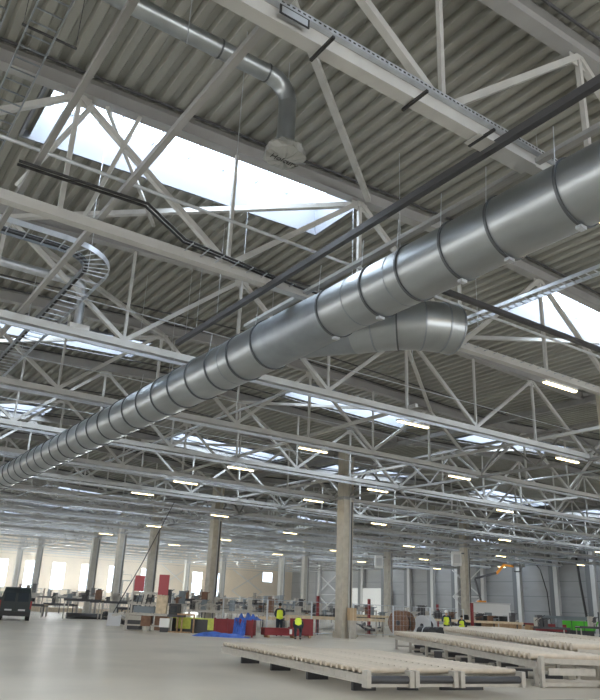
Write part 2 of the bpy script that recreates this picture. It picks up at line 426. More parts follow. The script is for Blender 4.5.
# bundle of black cables that jogs down at left
t = thing('cable_bundle', 'pair of black cables on a wire tray, bending below the large skylight', 'cable', (0,0,0))
for dy in (-.06, .06):
    MB().tube([(1.6,11.25+dy,8.5),(3.9,11.15+dy,8.5),(5.05,11.95+dy,8.5),(8.2,12.35+dy*.8,8.5),(28,12.6+dy,8.5)], .028, 8).build('cable', M['black'], t)
for i in range(60):
    c = MB(); x = 5.2+i*.38; c.bar((x,11.8+min(1,(x-5)/3)*.35,8.44),(x,12.2+min(1,(x-5)/3)*.35,8.44),.02)
    c.build('tray_rung', M['zinc'], t)
# nearest truss: perforated cable tray, brackets, label plate
t = thing('cable_tray', 'perforated grey cable tray clipped along the nearest truss', 'cable tray', (0,0,0))
m = MB(); y = TY0-.16
m.box(-.5,y-.03,8.52,8.9,y-.01,8.60).box(-.5,y-.01,8.515,8.9,y+.05,8.525); m.build('tray', M['zinc'], t)
for i in range(90): MB().box(1.6+i*.08,y-.034,8.55,1.64+i*.08,y-.029,8.57).build('slot', M['black'], t)
for x in (4.05, 5.65, 7.0):
    MB().bar((x,TY0-.35,8.28),(x,TY0+.15,8.28),.04,.04).build('bracket', M['black'], t)
MB().bar((8.2,TY0-.0,8.29),(6.9,TY0-.0,8.29),.3,.01).build('splice_plate', M['steel'], t)
t = thing('sign_plate', 'small grey plate with a dark edge on the side of the nearest truss', 'plate', (3.55,TY0-.2,8.42))
MB().box(-.22,-.012,-.07,.22,0,.07).build('edge', M['black'], t); MB().box(-.19,-.016,-.05,.19,-.011,.05).build('face', M['zinc'], t)
# right hand bright tray and dark bar
t = thing('cable_ladder', 'bright wire cable ladder running in front of the right skylight', 'cable ladder', (0,0,0))
m = MB().bar((12.35,5,8.5),(12.35,13.5,8.5),.03,.08).bar((12.65,5,8.5),(12.65,13.5,8.5),.03,.08); m.build('rail', M['zinc'], t)
for i in range(42): MB().bar((12.35,5+i*.2,8.48),(12.65,5+i*.2,8.48),.02).build('rung', M['zinc'], t)
run('support_bar', (9.9,9.95,8.25), (16.2,9.95,8.25), .12, .1, M['dark'], 'dark steel bar above the end of the duct elbow', 'bar')

# curved wire cable ladder at left
def ladder():
    t = thing('cable_ladder', 'curved galvanised cable ladder turning a corner at upper left', 'cable ladder', (0,0,0))
    z = 8.98; w = .30; path = [(-1,14.6),(1,14.6),(3.3,14.6)]
    for i in range(1, 9):
        a = PI/2*(1-i/8); path.append((3.3+1.1*math.cos(a), 15.7-1.1*math.sin(a)))
    path += [(4.4,17),(4.4,20),(4.4,60)]
    def off(d):
        out = []
        for i, p in enumerate(path):
            a = Vector(path[max(0,i-1)]); b = Vector(path[min(len(path)-1,i+1)]); tt = (b-a).normalized(); nn = Vector((tt.y,-tt.x)); out.append(Vector(p)+nn*d)
        return out
    for nm, d, mm in (('outer_rail', w, M['zinc']), ('inner_rail', -w, M['ductdull'])):
        o = off(d); m = MB()
        for i in range(len(o)-1): m.bar((*o[i],z), (*o[i+1],z), .02, .13)
        m.build(nm, mm, t)
    m = MB(); L, R = off(w), off(-w); cnt = 0
    for i in range(len(path)-1):
        n = max(1, int((Vector(path[i+1])-Vector(path[i])).length/.36))
        for j in range(n):
            s = j/n; mm = m if cnt >= 80 else MB(); mm.bar((*L[i].lerp(L[i+1],s),z-.04), (*R[i].lerp(R[i+1],s),z-.04), .022); cnt += 1
            if mm is not m: mm.build('rung', M['zinc'], t)
    m.build('rung', M['zinc'], t)['kind'] = 'stuff'
    m = MB(); o = off(-w+.08)
    for dz in (0, .05): m.tube([(*p,z+dz) for p in o], .035, 6)
    m.build('cables', M['black'], t)
    return t
ladder()

for xx, y0, y1, zz, lab in ((.98,3,12.0,9.0,'narrow steel cable ladder hanging near the left edge above the skylight corner'),(.30,3,11,9.0,'steel cable ladder at the very left edge near the top')):
    t = thing('cable_ladder', lab, 'cable ladder', (0,0,0))
    for q in (0, .38): MB().bar((xx+q,y0,zz),(xx+q,y1,zz),.02,.05).build('rail', M['ductdull'], t)
    k = 0
    while y0+.15+k*.28 < y1: MB().bar((xx,y0+.15+k*.28,zz),(xx+.38,y0+.15+k*.28,zz),.02).build('rung', M['ductdull'], t); k += 1
t = thing('trapeze_hanger', 'dark trapeze hanger bar on two thin wires near the top left corner', 'hanger', (0,0,0))
MB().bar((.97,9.19,9.5),(1.79,9.19,9.5),.03,.03).build('bar', M['dark'], t)
for x in (.99,1.77): MB().bar((x,9.19,9.5),(x,9.19,11.55),.01).build('wire', M['dark'], t)
for i, (a, b) in enumerate((((3.9,12.3,11.2),(3.15,12.5,8.6)),((2.9,12.3,11.0),(2.0,13.6,9.4)),((3.2,12.3,11.1),(6.0,16.4,11.2)))):
    tag(MB().bar(a, b, .08).build('roof_brace', M['steel']), ['steep thin strut right of the truss node over the skylight','thin bright strut slanting down left from the truss node over the skylight','strut slanting away behind the truss node over the skylight'][i], 'brace')
t = thing('air_duct', 'short shiny duct under the curved cable ladder, with a downward outlet', 'duct', (0,AY,10.3))
MB().tube([(-1,0,0),(AX-.2,0,0)], .13, 16).build('horizontal_pipe', M['zinc'], t); MB().tube([(AX-.2,0,0),(AX-.06,0,-.05),(AX,0,-.2),(AX,0,-1.35)], .13, 16).build('drop_pipe', M['zinc'], t)
MB().box(AX-.28,-.28,-1.5,AX+.28,.28,-1.35).build('outlet_box', M['white'], t)
for i in range(22):
    rnd = random.Random(300+i); x = rnd.uniform(2,16); y = rnd.uniform(7.5,24); y += 1.2 if abs((y-TY0) % TDY) < .5 else 0
    tag(MB().tube([(x,y,rnd.uniform(8.7,10)),(x,y,roof(x)+.03)], .008, 5).build('hanger_wire', M['zinc']), 'thin loose wire hanging from the roof deck between the nearer trusses', 'wire', 'thin hanging wires')
# ------------------------------------------------------------------ big duct with branch
DX, DZ = 8.5, 7.67
t = thing('ventilation_duct', 'huge galvanised round ventilation duct crossing the whole hall, with a side elbow', 'duct', (8.26,0,7.5)); t.scale = (.972,.972,.972)
MB().tube([(0,13.98,0),(0,62,0)], .61, 48).build('main_pipe', M['duct'], t)
MB().tube([(0,-2,0),(0,11.34,0)], .55, 48).build('near_pipe', M['duct'], t)
MB().tube([(0,11.34,0),(0,12.1,0),(0,13.98,0)], .6, 48, radii=[.55,.575,.61]).build('junction_piece', M['ductdull'], t)
br = [(.05,13.7,0),(.45,12.7,0),(.95,11.85,0)]
MB().tube(br, .56, 40, radii=[.45,.53,.56]).build('branch_collar', M['ductdull'], t)
el = [(.95,11.85,0)]; seg = [(1.20,11.42,0),(1.50,11.02,0),(1.90,10.70,0),(2.32,10.52,0),(2.62,10.46,0)]
allp = el+seg
full = MB().tube(allp, .57, 40, caps=False); V_ = full.v
for i in range(len(allp)-1):
    m = MB().add(V_[i*40:(i+2)*40], [(k, (k+1)%40, 40+(k+1)%40, 40+k) for k in range(40)], True)
    if i == len(allp)-2: m.add(V_[(i+1)*40:(i+2)*40], [tuple(reversed(range(40)))])
    m.build('elbow_segment', M['duct'], t)
    b = Vector(allp[i+1]); d_ = (b-Vector(allp[i])).normalized()+((Vector(allp[i+2])-b).normalized() if i+2 < len(allp) else (b-Vector(allp[i])).normalized())
    MB().ring(b, d_, .565, .035, .02, 40).build('elbow_seam', M['ring'] if i == 1 else M['ductdull'], t)
ys_r = [-1.0,.2,1.5,2.75,4.05,5.34,6.67,7.7,8.83,9.88,11.34]
for y in ys_r: MB().ring((0,y,0), (0,1,0), .55, .045, .028, 48).build('flange_ring', M['ring'], t)
y = 13.98
while y < 61:
    MB().ring((0,y,0), (0,1,0), .61, .045, .03, 40).build('flange_ring', M['ring'], t); y += 1.2
for y in (4.6, 9.2, 10.5, 15.7):
    MB().ring((0,y,0), (0,1,0), .55 if y < 12 else .61, .02, .008, 40).build('seam', M['ductdull'], t)
m = MB()
for y in (5.34, 6.67, 7.7, 8.83, 9.88, 11.34, 13.98, 16.4, 18.8, 21.2):
    for s in (-.5, .5): MB().tube([(s,y,.28),(s*.9,y,1.0 if y < 12 else .9)], .008, 5).build('hanger_rod', M['zinc'], t)
for y in (5.34, 6.67, 7.7, 9.88, 11.34):
    r = .58; m = MB(); a = -1.15
    m.box(.0-.07,y-.05,-r-.05,.07,y+.05,-r+.0); m.build('clamp', M['zinc'], t)

# thin duct with the wrapped end
t = thing('branch_duct', 'thin galvanised round duct that bends down to an end wrapped in printed plastic', 'duct', (0,8.85,10.5))
MB().tube([(-2,0,0),(5.0,0,0)], .16, 24).build('horizontal_pipe', M['duct'], t)
arc = [(5.0,0,0)]+[(5.0+.42*math.sin(a*PI/8), 0, -.42*(1-math.cos(a*PI/8))) for a in (1,2,3,4)]
MB().tube(arc, .165, 24).build('bend', M['duct'], t)
MB().tube([(5.42,0,-.42),(5.42,0,-1.45)], .16, 24).build('drop_pipe', M['duct'], t)
for x in (1.0, 2.4, 4.0, 4.95): MB().ring((x,0,0), (1,0,0), .16, .03, .012, 24).build('joint_ring', M['ring'], t)
w = MB(); prof = [(-1.30,.19),(-1.36,.26),(-1.42,.33),(-1.50,.37),(-1.58,.35),(-1.62,.20),(-1.63,.01)]; n = 28; vs = []; fs = []
for i, (z, r) in enumerate(prof):
    for k in range(n):
        a = 2*PI*k/n; rr = r*(1+.07*math.sin(5*a+i)+random.uniform(-.05,.05)); vs.append((5.42+rr*math.cos(a), rr*math.sin(a), z+random.uniform(-.02,.02)))
for i in range(len(prof)-1):
    for k in range(n): fs.append((i*n+k,i*n+(k+1)%n,(i+1)*n+(k+1)%n,(i+1)*n+k))
w.add(vs, fs).build('plastic_wrap', M['film'], t)
cu = bpy.data.curves.new('print', 'FONT'); cu.body = 'Holcury'; cu.size = .17; cu.extrude = .002; cu.align_x = 'CENTER'; cu.align_y = 'CENTER'
tmp = bpy.data.objects.new('tmp', cu); tme = bpy.data.meshes.new_from_object(tmp); bpy.data.objects.remove(tmp); tme.materials.clear(); tme.materials.append(M['black'])
o = bpy.data.objects.new('printed_lettering', tme); C.objects.link(o); o.parent = t
o.location = (5.42, -.0, -1.645); o.rotation_euler = (PI, 0, 0)

# ------------------------------------------------------------------ lamps
def lamp():
    t = thing('ceiling_lamp', 'x', 'lamp')
    MB().box(-.75,-.07,0,.75,.07,.07).build('housing', M['white'], t)
    MB().box(-.72,-.055,-.03,.72,.055,0).build('diffuser', M['lamp'], t)
    for x in (-.5, .5): MB().bar((x,0,.06),(x,0,.14),.02).build('hanger', M['zinc'], t)
    return t
L0 = lamp(); named = {(17.4,1):'lit strip lamp under the right skylight, above the elbow of the duct', (17.4,2):'lit strip lamp under the long bottom chord near its middle',
    (26.4,2):'lit strip lamp at the right end of the long bottom chord', (26.4,3):'lit strip lamp right of the middle column top, second from it', (26.4,4):'lit strip lamp at the top of the middle column',
    (17.4,3):'lit strip lamp left of the long bottom chord lamp', (17.4,4):'lit strip lamp below the middle of the big duct'}
used = False
for b in range(3):
    for x in (17.4, 26.4) if b == 0 else (8.2, 23.0):
        for k in ((1,2,3,4,5,6) if x < 20 else (2,3,4,5,7,9,11)) if b == 0 else range(2, 13, 2):
            xx = X0+1+BAY*b+x if b else x
            o = L0 if not used else copy_tree(L0); used = True
            o.location = (xx, TY0+TDY*k-.05, 8.02); lab = named.get((x,k)) if b == 0 else None
            if lab: o['label'] = lab
            else: o['label'] = 'small lit strip lamp in the distance under a roof truss'; o['group'] = 'distant strip lamps'

o = copy_tree(L0, (9.75, TY0-.05, 8.02), label='lit lamp on the nearest truss, mostly hidden behind the big duct')
# ------------------------------------------------------------------ roller conveyors
def conveyor(label, near_left, far_left, width, z0, z1, nroll, legs, name='roller_conveyor', front=True, end_roller=False, rails=True, rm='roller', group=None, rr=None, ov=.09):
    nl = Vector(near_left); fl_ = Vector(far_left); d = fl_-nl; L = d.length; rz = math.atan2(d.y, d.x)-PI/2
    t = thing(name, label, 'conveyor', (nl.x, nl.y, 0), rz, group)
    for x in (0, width):
        zt = z1-(.09 if legs else .05)
        m = MB().box(x-.03, 0, z0, x+.03, L, zt)
        m.box(x-.05, 0, zt-.03, x+.05, L, zt).box(x-.05, 0, z0, x+.05, L, z0+.03)
        for i in range(int(L/.5)): m.box(x-.036, .2+i*.5, z0+.05, x+.036, .23+i*.5, zt-.04)
        m.build('side_rail', M['rail'], t)
    r = rr or min(.05, L/nroll*.36)
    me = None
    for i in range(nroll):
        y = (i+.5)*L/nroll
        if me is None:
            o = MB().tube([(-ov,0,0),(width+ov,0,0)], r, 8).build('roller', M[rm], t, (0,y,z1+r*.3)); me = o
        else:
            c = me.copy(); C.objects.link(c); c.location = (0,y,z1+r*.3)
    if legs:
        for i in range(legs):
            y = .12+(L-.24)*i/(legs-1)
            for x in (.0, width):
                MB().box(x-.05,y-.05,0,x+.05,y+.05,z0).box(x-.1,y-.1,0,x+.1,y+.1,.02).build('leg', M['rail'], t)
            MB().box(0,y-.03,.1,width,y+.03,.17).build('cross_member', M['rail'], t)
    else:
        for i in range(4):
            y = 1.1+(L-1.8)*i/3
            MB().box(.35,y-.05,0,width-.1,y+.05,z0).build('support_block', M['dark'], t)
    if front:
        MB().box(0,-.04,z1-.13,width,.0,z1-.01).build('front_plate', M['rail'], t)
    if end_roller:
        MB().tube([(.04,-.10,z1-.14),(width-.04,-.10,z1-.14)], .075, 16).build('end_roller', M['bluegrey'] if False else M['dark'], t)
        for x in (0, width): MB().box(x-.05,-.2,z0-.06,x+.05,0,z1+.03).build('end_bracket', M['rail'], t)
        MB().box(0,-.12,z0-.05,width,-.04,z0+.02).build('base_plate', M['rail'], t)
    return t
conveyor('low cream roller conveyor lying on the floor in the foreground, left one of the pair', (9.78,11.84), (11.2,20.2), 1.0, .24, .46, 34, 0, end_roller=True, front=False, rr=.055, ov=.03)
conveyor('low cream roller conveyor on the floor, middle one of the three side by side', (10.9,11.66), (12.14,18.9), .95, .24, .46, 30, 0, end_roller=True, front=False, rr=.055, ov=.03)
conveyor('low cream roller conveyor on the floor, with the long dark end roller furthest right', (11.97,11.44), (13.06,17.8), 1.6, .24, .46, 26, 0, end_roller=True, front=False, rr=.055, ov=.03)
conveyor('long cream roller conveyor on legs at the right, nearest to the camera', (15.94,12.5), (23.5,26.2), 1.75, .40, .66, 46, 7, rr=.085, ov=.12)
conveyor('cream roller conveyor with wide blocks behind the nearest long one on legs', (18.9,13.4), (29.5,29.0), 1.9, .40, .82, 42, 6, rr=.12)
conveyor('third cream roller conveyor on legs, furthest behind the two long ones', (22.6,14.6), (34.0,31.5), 1.8, .45, .86, 50, 5, rr=.10)
t = thing('floor_rail', 'long flat pale rail lying on the floor in front of the long dark end roller', 'rail', (11.9,10.2,0), 0)
MB().bar((0,0,.03),(3.6,-.2,.03),.08,.05).build('bar', M['rail'], t)
for i in range(3):
    tag(MB().bar((8.9+.1*i,10.9-.45*i,.012),(14.6,10.1-.45*i,.012),.10,.02).build('floor_strip', M['dark']), 'thin dark strip lying on the floor under the low conveyors', 'strip', 'dark floor strips')
t = thing('end_frame', 'pale steel end frame standing at the near end of the long conveyor on legs', 'frame', (15.75,12.25,0), -.2)
MB().box(0,-.04,.03,1.9,.04,.12).build('foot_beam', M['rail'], t); MB().box(.2,-.05,.28,1.7,0,.44).build('middle_beam', M['rail'], t)
for x in (0.02, 1.84): MB().box(x-.05,-.05,0,x+.05,.05,.72).build('post', M['rail'], t)
for i in range(9):
    rnd = random.Random(200+i); u = .06+.1*i
    t = thing('gear_unit', 'dark gear unit on the floor underneath the nearest long conveyor on legs', 'machine part', (15.94+7.56*u+.55, 12.5+13.7*u-.35, 0), -.5+rnd.uniform(-.4,.4), 'gear units under the long conveyor')
    MB().box(-.35,-.25,0,.35,.25,.2+rnd.uniform(0,.12)).build('housing', M['dark'], t); MB().tube([(-.5,0,.18),(.5,0,.18)], .09, 10).build('shaft', M['rail'], t)
# pallets at the right edge
def pallet(x, y, z, rz, lab, grp=None):
    t = thing('wooden_pallet', lab, 'pallet', (x,y,z), rz, grp)
    for i in range(5): MB().box(-.6,-.4+i*.17,.11,.6,-.28+i*.17,.13).build('deck_board', M['wood'], t)
    for i in range(3): MB().box(-.6,-.4+i*.34,0,.6,-.28+i*.34,.10).build('runner', M['wood'], t)
for i in range(4): pallet(19.7, 12.5, .14*i, .5, ['lowest','second','third','topmost'][i]+' wooden pallet in the stack at the right edge beside the long conveyor')

# ------------------------------------------------------------------ van
def van():
    t = thing('van', 'black panel van seen from behind at the left edge', 'van', (12.75,51.6,0), math.atan2(51,12.8)-PI/2)
    # rear faces -y ; body from y=0 to 4.6
    prof = [(0,.32),(0,1.15),(.06,1.75),(.18,2.02),(.5,2.1),(3.2,2.08),(3.7,1.95),(4.4,1.25),(5.0,1.08),(5.15,.7),(5.1,.32)]
    m = MB(); vs = []
    for s in (-1, 1):
        for (y, z) in prof: vs.append((s*(1.0-(.14 if z > 1.3 else 0)-(.06 if z > 1.9 else 0)), y, z))
    n = len(prof); fs = [tuple(range(n)), tuple(reversed(range(n, 2*n)))]+[(i, i+n, (i+1)%n+n, (i+1)%n) for i in range(n)]
    m.add(vs, fs).build('body', M['van'], t)
    for s in (-1, 1):
        MB().add([(s*.08,-.005,1.2),(s*.78,-.005,1.2),(s*.74,.055,1.74),(s*.08,.055,1.74)], [(0,1,2,3)]).add([(s*.08,-.012,1.2),(s*.78,-.012,1.2),(s*.74,.045,1.74),(s*.08,.045,1.74)], [(0,1,2,3)]).build('rear_window', M['glassdark'], t)
        MB().box(s*.97-.06,-.03,.75,s*.97+.04,.08,1.25).build('tail_lamp', M['taillamp'], t)
        MB().box(s*.42-.22,-.06,.62,s*.42+.22,-.0,.72).build('step_plate', M['plate'], t)
        for y in (.95, 4.1): MB().tube([(s*.75,y,.34),(s*1.0,y,.34)], .34, 18).build('wheel', M['rubber'], t)
        MB().box(s*1.0,4.0-.1,1.2,s*1.22,4.1,1.45).build('mirror', M['black'], t)
    MB().box(-1.0,-.10,.30,1.0,.06,.58).build('bumper', M['black'], t)
    MB().box(-.012,-.008,.6,.012,.0,1.95).build('door_gap', M['black'], t)
van()

# ------------------------------------------------------------------ people
def skinned(name, pts, edges, radii, m, parent, sub=1):
    me = bpy.data.meshes.new(name); me.from_pydata(pts, edges, []); me.materials.append(m)
    o = bpy.data.objects.new(name, me); C.objects.link(o); o.parent = parent
    s = o.modifiers.new('skin', 'SKIN'); s.use_smooth_shade = True
    for i, r in enumerate(radii):
        rr = r if isinstance(r, tuple) else (r, r); me.skin_vertices[0].data[i].radius = rr
    me.skin_vertices[0].data[0].use_root = True
    u = o.modifiers.new('sub', 'SUBSURF'); u.levels = sub; u.render_levels = sub
    return o
def person(label, loc, rz, pose, hat=None, vest='yellow', top='navy', legs='navy'):
    t = thing('person', label, 'person', loc, rz)
    pose = dict(pose); pose['vt'] = tuple((Vector(pose['chest'])*.45+Vector(pose['neck'])*.55))
    # pose: joints, x = right, y = forward
    pose['vb'] = tuple(Vector(pose['pelvis'])+(Vector(pose['pelvis'])-Vector(pose['belly']))*.6)
    P = pose; names = [k for k in P if k not in ('vt','vb')]; idx = {n: i for i, n in enumerate(names)}
    E_ = [('pelvis','belly'),('belly','chest'),('chest','neck'),('neck','head0'),('head0','head1'),
          ('chest','shL'),('shL','elL'),('elL','wrL'),('wrL','haL'),('chest','shR'),('shR','elR'),('elR','wrR'),('wrR','haR'),
          ('pelvis','hipL'),('hipL','knL'),('knL','anL'),('anL','toL'),('pelvis','hipR'),('hipR','knR'),('knR','anR'),('anR','toR')]
    R_ = dict(vt=.09, vb=(.15,.11), pelvis=(.15,.11), belly=(.135,.10), chest=(.16,.115), neck=.055, head0=.085, head1=.075, hip=.095, kn=.062, an=.045, to=.04, sh=.06, el=.045, wr=.032, ha=.035)
    g = lambda n: R_.get(n, R_.get(n[:-1], .05))
    skinned('body', [P[n] for n in names], [(idx[a], idx[b]) for a, b in E_], [g(n) for n in names], M['skin'], t)
    def sub(nm, ns, es, mm, grow):
        ix = {n: i for i, n in enumerate(ns)}
        rr = []
        for n in ns:
            r = g(n); rr.append(tuple(q+grow for q in r) if isinstance(r, tuple) else r+grow)
        skinned(nm, [P[n] for n in ns], [(ix[a], ix[b]) for a, b in es], rr, M[mm], t)
    sub('trousers', ['pelvis','hipL','knL','anL','hipR','knR','anR'], [('pelvis','hipL'),('hipL','knL'),('knL','anL'),('pelvis','hipR'),('hipR','knR'),('knR','anR')], legs, .022)
    sub('sleeves', ['vt','shL','elL','wrL','shR','elR','wrR'], [('vt','shL'),('shL','elL'),('elL','wrL'),('vt','shR'),('shR','elR'),('elR','wrR')], top, .016)
    sub('vest', ['belly','pelvis','chest','vt','vb'], [('belly','pelvis'),('pelvis','vb'),('belly','chest'),('chest','vt')], vest, .06)
    for s in 'LR':
        a = Vector(P['an'+s]); b = Vector(P['to'+s]); MB().ell((a+b)/2-Vector((0,0,.02)), (.055,.14,.055)).build('boot', M['black'], t)
        # fingers
        h = Vector(P['ha'+s]); w_ = Vector(P['wr'+s]); d = (h-w_).normalized(); sd_ = d.cross(Vector((0,1,0))).normalized()
        f = MB()
        for k in range(4): f.tube([h+sd_*(k-1.5)*.018, h+sd_*(k-1.5)*.02+d*.05, h+sd_*(k-1.5)*.02+d*.075+Vector((0,.02,0))], .009, 6)
        f.tube([w_+d*.03, w_+d*.05-sd_*.045+Vector((0,.02,0)), w_+d*.08-sd_*.05+Vector((0,.03,0))], .010, 6)
        f.build('fingers', M['skin'], t)
    h0 = Vector(P['head0']); h1 = Vector(P['head1']); c_ = h1; 
    if hat: MB().ell(c_+Vector((0,0,.06)), (.125,.15,.10)).box(c_.x-.11,c_.y-.17,c_.z+.03,c_.x+.11,c_.y+.20,c_.z+.045).build('hard_hat', M[hat], t)
    else: MB().ell(c_+Vector((0,-.015,.035)), (.10,.11,.095)).build('hair', M['hair'], t)
    MB().ell(h0+Vector((0,.105,.01)), (.018,.03,.03), 8, 6).build('nose', M['skin'], t)
    return t
stand = dict(pelvis=(0,0,.95), belly=(0,.01,1.12), chest=(0,0,1.36), neck=(0,.02,1.5), head0=(0,.05,1.60), head1=(0,.05,1.68),
    shL=(-.2,0,1.42), elL=(-.27,.05,1.15), wrL=(-.20,.25,1.05), haL=(-.16,.32,1.05), shR=(.2,0,1.42), elR=(.28,.08,1.17), wrR=(.18,.28,1.12), haR=(.14,.35,1.13),
    hipL=(-.1,0,.88), knL=(-.11,.03,.5), anL=(-.12,0,.09), toL=(-.13,.14,.05), hipR=(.1,0,.88), knR=(.12,.05,.5), anR=(.13,.02,.09), toR=(.15,.16,.05))
bend = dict(pelvis=(0,-.15,.72), belly=(0,0,.84), chest=(0,.22,.94), neck=(0,.34,.97), head0=(0,.43,.94), head1=(0,.48,.97),
    shL=(-.2,.24,.92), elL=(-.24,.36,.68), wrL=(-.16,.5,.50), haL=(-.13,.55,.45), shR=(.2,.24,.92), elR=(.26,.34,.68), wrR=(.18,.5,.48), haR=(.15,.55,.42),
    hipL=(-.1,-.13,.66), knL=(-.14,.14,.40), anL=(-.12,-.05,.09), toL=(-.13,.1,.05), hipR=(.1,-.13,.66), knR=(.15,.12,.40), anR=(.13,-.08,.09), toR=(.15,.07,.05))
person('person standing in a yellow high visibility vest and dark trousers, seen from behind', (23.75,36.4,0), -.55, stand)
person('person bending down in a yellow vest and dark trousers beside the red beams', (23.0,33.4,0), -.6, bend)
person('person in a white hard hat and pale yellow vest standing behind the long conveyors', (36.0,35.2,0), 2.3, stand, hat='white')
pp = person('person with dark hair in a yellow vest beside the white hard hat wearer', (37.3,35.1,0), 2.5, stand, vest='yellow'); pp.scale = (.9,.9,.86)

# ------------------------------------------------------------------ machine with red panels
mx, my, mr = 17.6, 40.2, -.62
t = thing('assembly_machine', 'grey assembly machine on a steel table with two tall red panels', 'machine', (mx,my,0), mr)
MB().box(-1.5,-.6,.82,1.2,.6,.92).build('table_top', M['rail'], t)
for x in (-1.4, -.2, 1.1):
    for y in (-.5, .5): MB().box(x-.05,y-.05,0,x+.05,y+.05,.82).build('leg', M['rail'], t)
MB().box(-1.4,-.53,.25,1.1,-.47,.33).box(-1.4,-.53,.55,-.2,-.5,.8).build('cross_rail', M['rail'], t)
MB().box(-.55,-.56,.25,-.0,-.1,.8).build('drive_box', M['brown'], t)
for x in (-1.2, .3): MB().box(x-.06,-.35,.92,x+.02,-.27,2.75).build('post', M['rail'], t)
MB().box(-1.25,-.36,1.95,.35,-.28,2.07).box(-1.25,-.36,1.35,.2,-.3,1.42).build('cross_beam', M['rail'], t)
MB().box(-1.17,-.42,2.1,-.62,-.36,2.95).build('red_panel', M['redpanel'], t)
MB().box(.22,-.42,1.95,.80,-.36,3.05).build('red_panel', M['redpanel'], t)
MB().box(.2,-.45,.95,.78,-.05,1.93).build('beige_panel', M['paleboard'], t)
MB().box(-1.1,-.3,.95,.1,.2,1.3).build('grey_guard', M['bluegrey'], t)
MB().box(-1.35,-.35,.05,-.65,.4,.8).build('added_dark_block', M['dark'], t); MB().box(.2,-.4,.05,1.0,.4,.8).build('added_dark_block', M['brown'], t)  # solid boxes added under the table to make that space darker
for x in (-.95,-.7,-.45,-.2): MB().bar((x,-.32,1.3),(x+.12,-.32,1.95),.05).build('spindle', M['dark'], t)
MB().bar((-1.5,-.5,.92),(-2.2,-.4,.75),.3,.12).build('side_chute', M['rail'], t)
t = thing('control_monitor', 'black boxed screen standing beside the beige panel of the machine', 'screen', (18.45,39.2,.0), mr)
MB().box(-.3,-.25,.92,.3,.25,1.5).build('case', M['black'], t); MB().box(-.2,-.27,1.05,.15,-.25,1.38).build('screen', M['glassdark'], t)
MB().box(-.35,-.3,.8,.6,.4,.92).build('shelf', M['dark'], t)
for x in (-.3,.5): MB().box(x-.04,-.25,0,x+.04,-.17,.8).build('leg', M['wood'], t)
t = thing('timber_stand', 'orange-brown wooden frame standing right of the machine table', 'frame', (18.9,38.6,0), mr)
MB().box(-.5,-.05,0,-.42,.05,1.0).box(.42,-.05,0,.5,.05,1.0).build('upright', M['wood'], t)
MB().box(-.5,-.06,.92,.5,.06,1.0).build('top_board', M['wood'], t); MB().box(-.9,-.3,0,.3,.2,.06).build('floor_board', M['wood'], t)
t = thing('electric_box', 'small white box under the machine table', 'box', (17.9,39.1,0), mr)
MB().box(-.3,-.2,.25,.25,.1,.72).build('case', M['white'], t); MB().box(-.25,-.15,0,.2,.05,.25).build('stand', M['dark'], t)

# crates with yellow sheets
for i, (x, y, l) in enumerate(((19.35,39.4,'dark crate covered with a yellow-green sheet beside the machine'),(20.25,38.2,'dark crate covered with a yellow-green sheet beside the red crate'))):
    t = thing('covered_crate', l, 'crate', (x,y,0), -.8)
    MB().box(-.7,-.45,0,.7,.45,.75).build('crate', M['dark'], t)
    MB().box(-.45 if i == 0 else .0,-.48,.2,.42 if i == 0 else .55,.48,.80).box(-.72,-.46,.74,.72,.46,.79).build('sheet', M['yelwrap'], t)
# red crate
t = thing('red_crate', 'open dark red steel crate half covered by the blue tarpaulin', 'crate', (20.4,35.6,0), -.72)
m = MB().box(-1.05,-.5,.08,1.05,-.44,.85).box(-1.05,.44,.08,1.05,.5,.85).box(-1.05,-.5,.08,-.99,.5,.85).box(.99,-.5,.08,1.05,.5,.85).box(-1.05,-.5,.08,1.05,.5,.14)
m.build('walls', M['red'], t)
for x in (-1.02,-.36,.36,1.02): MB().box(x-.05,-.54,0,x+.05,-.48,.9).build('rib', M['red'], t)
def tarp(name, c, sx, sy, h, lab, rz=0, seed=3, drape=None):
    rnd = random.Random(seed); n = 26; vs = []; fs = []
    ph = [(rnd.uniform(1,5), rnd.uniform(1,5), rnd.uniform(0,6)) for _ in range(7)]
    for i in range(n+1):
        for k in range(n+1):
            u, v = i/n*2-1, k/n*2-1
            e = 1-max(abs(u),abs(v))**3
            z = h*e*(.45+.12*sum(math.sin(a*u*2.3+b*v*2.1+c_) for a, b, c_ in ph))
            vs.append((u*sx*(1+.12*math.sin(5*v+seed)), v*sy*(1+.12*math.sin(4*u)), max(.005, z)))
    for i in range(n):
        for k in range(n):
            a = i*(n+1)+k; fs.append((a, a+n+1, a+n+2, a+1))
    m = MB(); m.add(vs, fs); o = m.build(name, M['blue']); o.location = c; o.rotation_euler = (0,0,rz)
    sd_ = o.modifiers.new('solid', 'SOLIDIFY'); sd_.thickness = .012; return tag(o, lab, 'tarpaulin')
tarp('tarpaulin', (19.1,34.75,0), 1.35, .55, .34, 'crumpled bright blue tarpaulin lying on the floor beside the red crate', -.6)
tarp('tarpaulin', (20.95,35.15,.86), .55, .5, .42, 'bright blue tarpaulin bundled on top of the red crate', -.9, 9)
m = MB(); rnd = random.Random(4); vs = []; fs = []
for i in range(13):
    for k in range(9):
        vs.append((-.3+i*.055, -.60-.08*abs(math.sin(i*1.3+k*.5))-.35*(k/8)**2, .95-.11*k))
for i in range(12):
    for k in range(8): a = i*9+k; fs.append((a,a+9,a+10,a+1))
o = m.add(vs, fs).build('tarpaulin', M['blue']); o.location = (20.75,35.5,0); o.rotation_euler = (0,0,-.72); o.modifiers.new('s','SOLIDIFY').thickness = .012
tag(o, 'fold of blue tarpaulin hanging down the side of the red crate', 'tarpaulin')
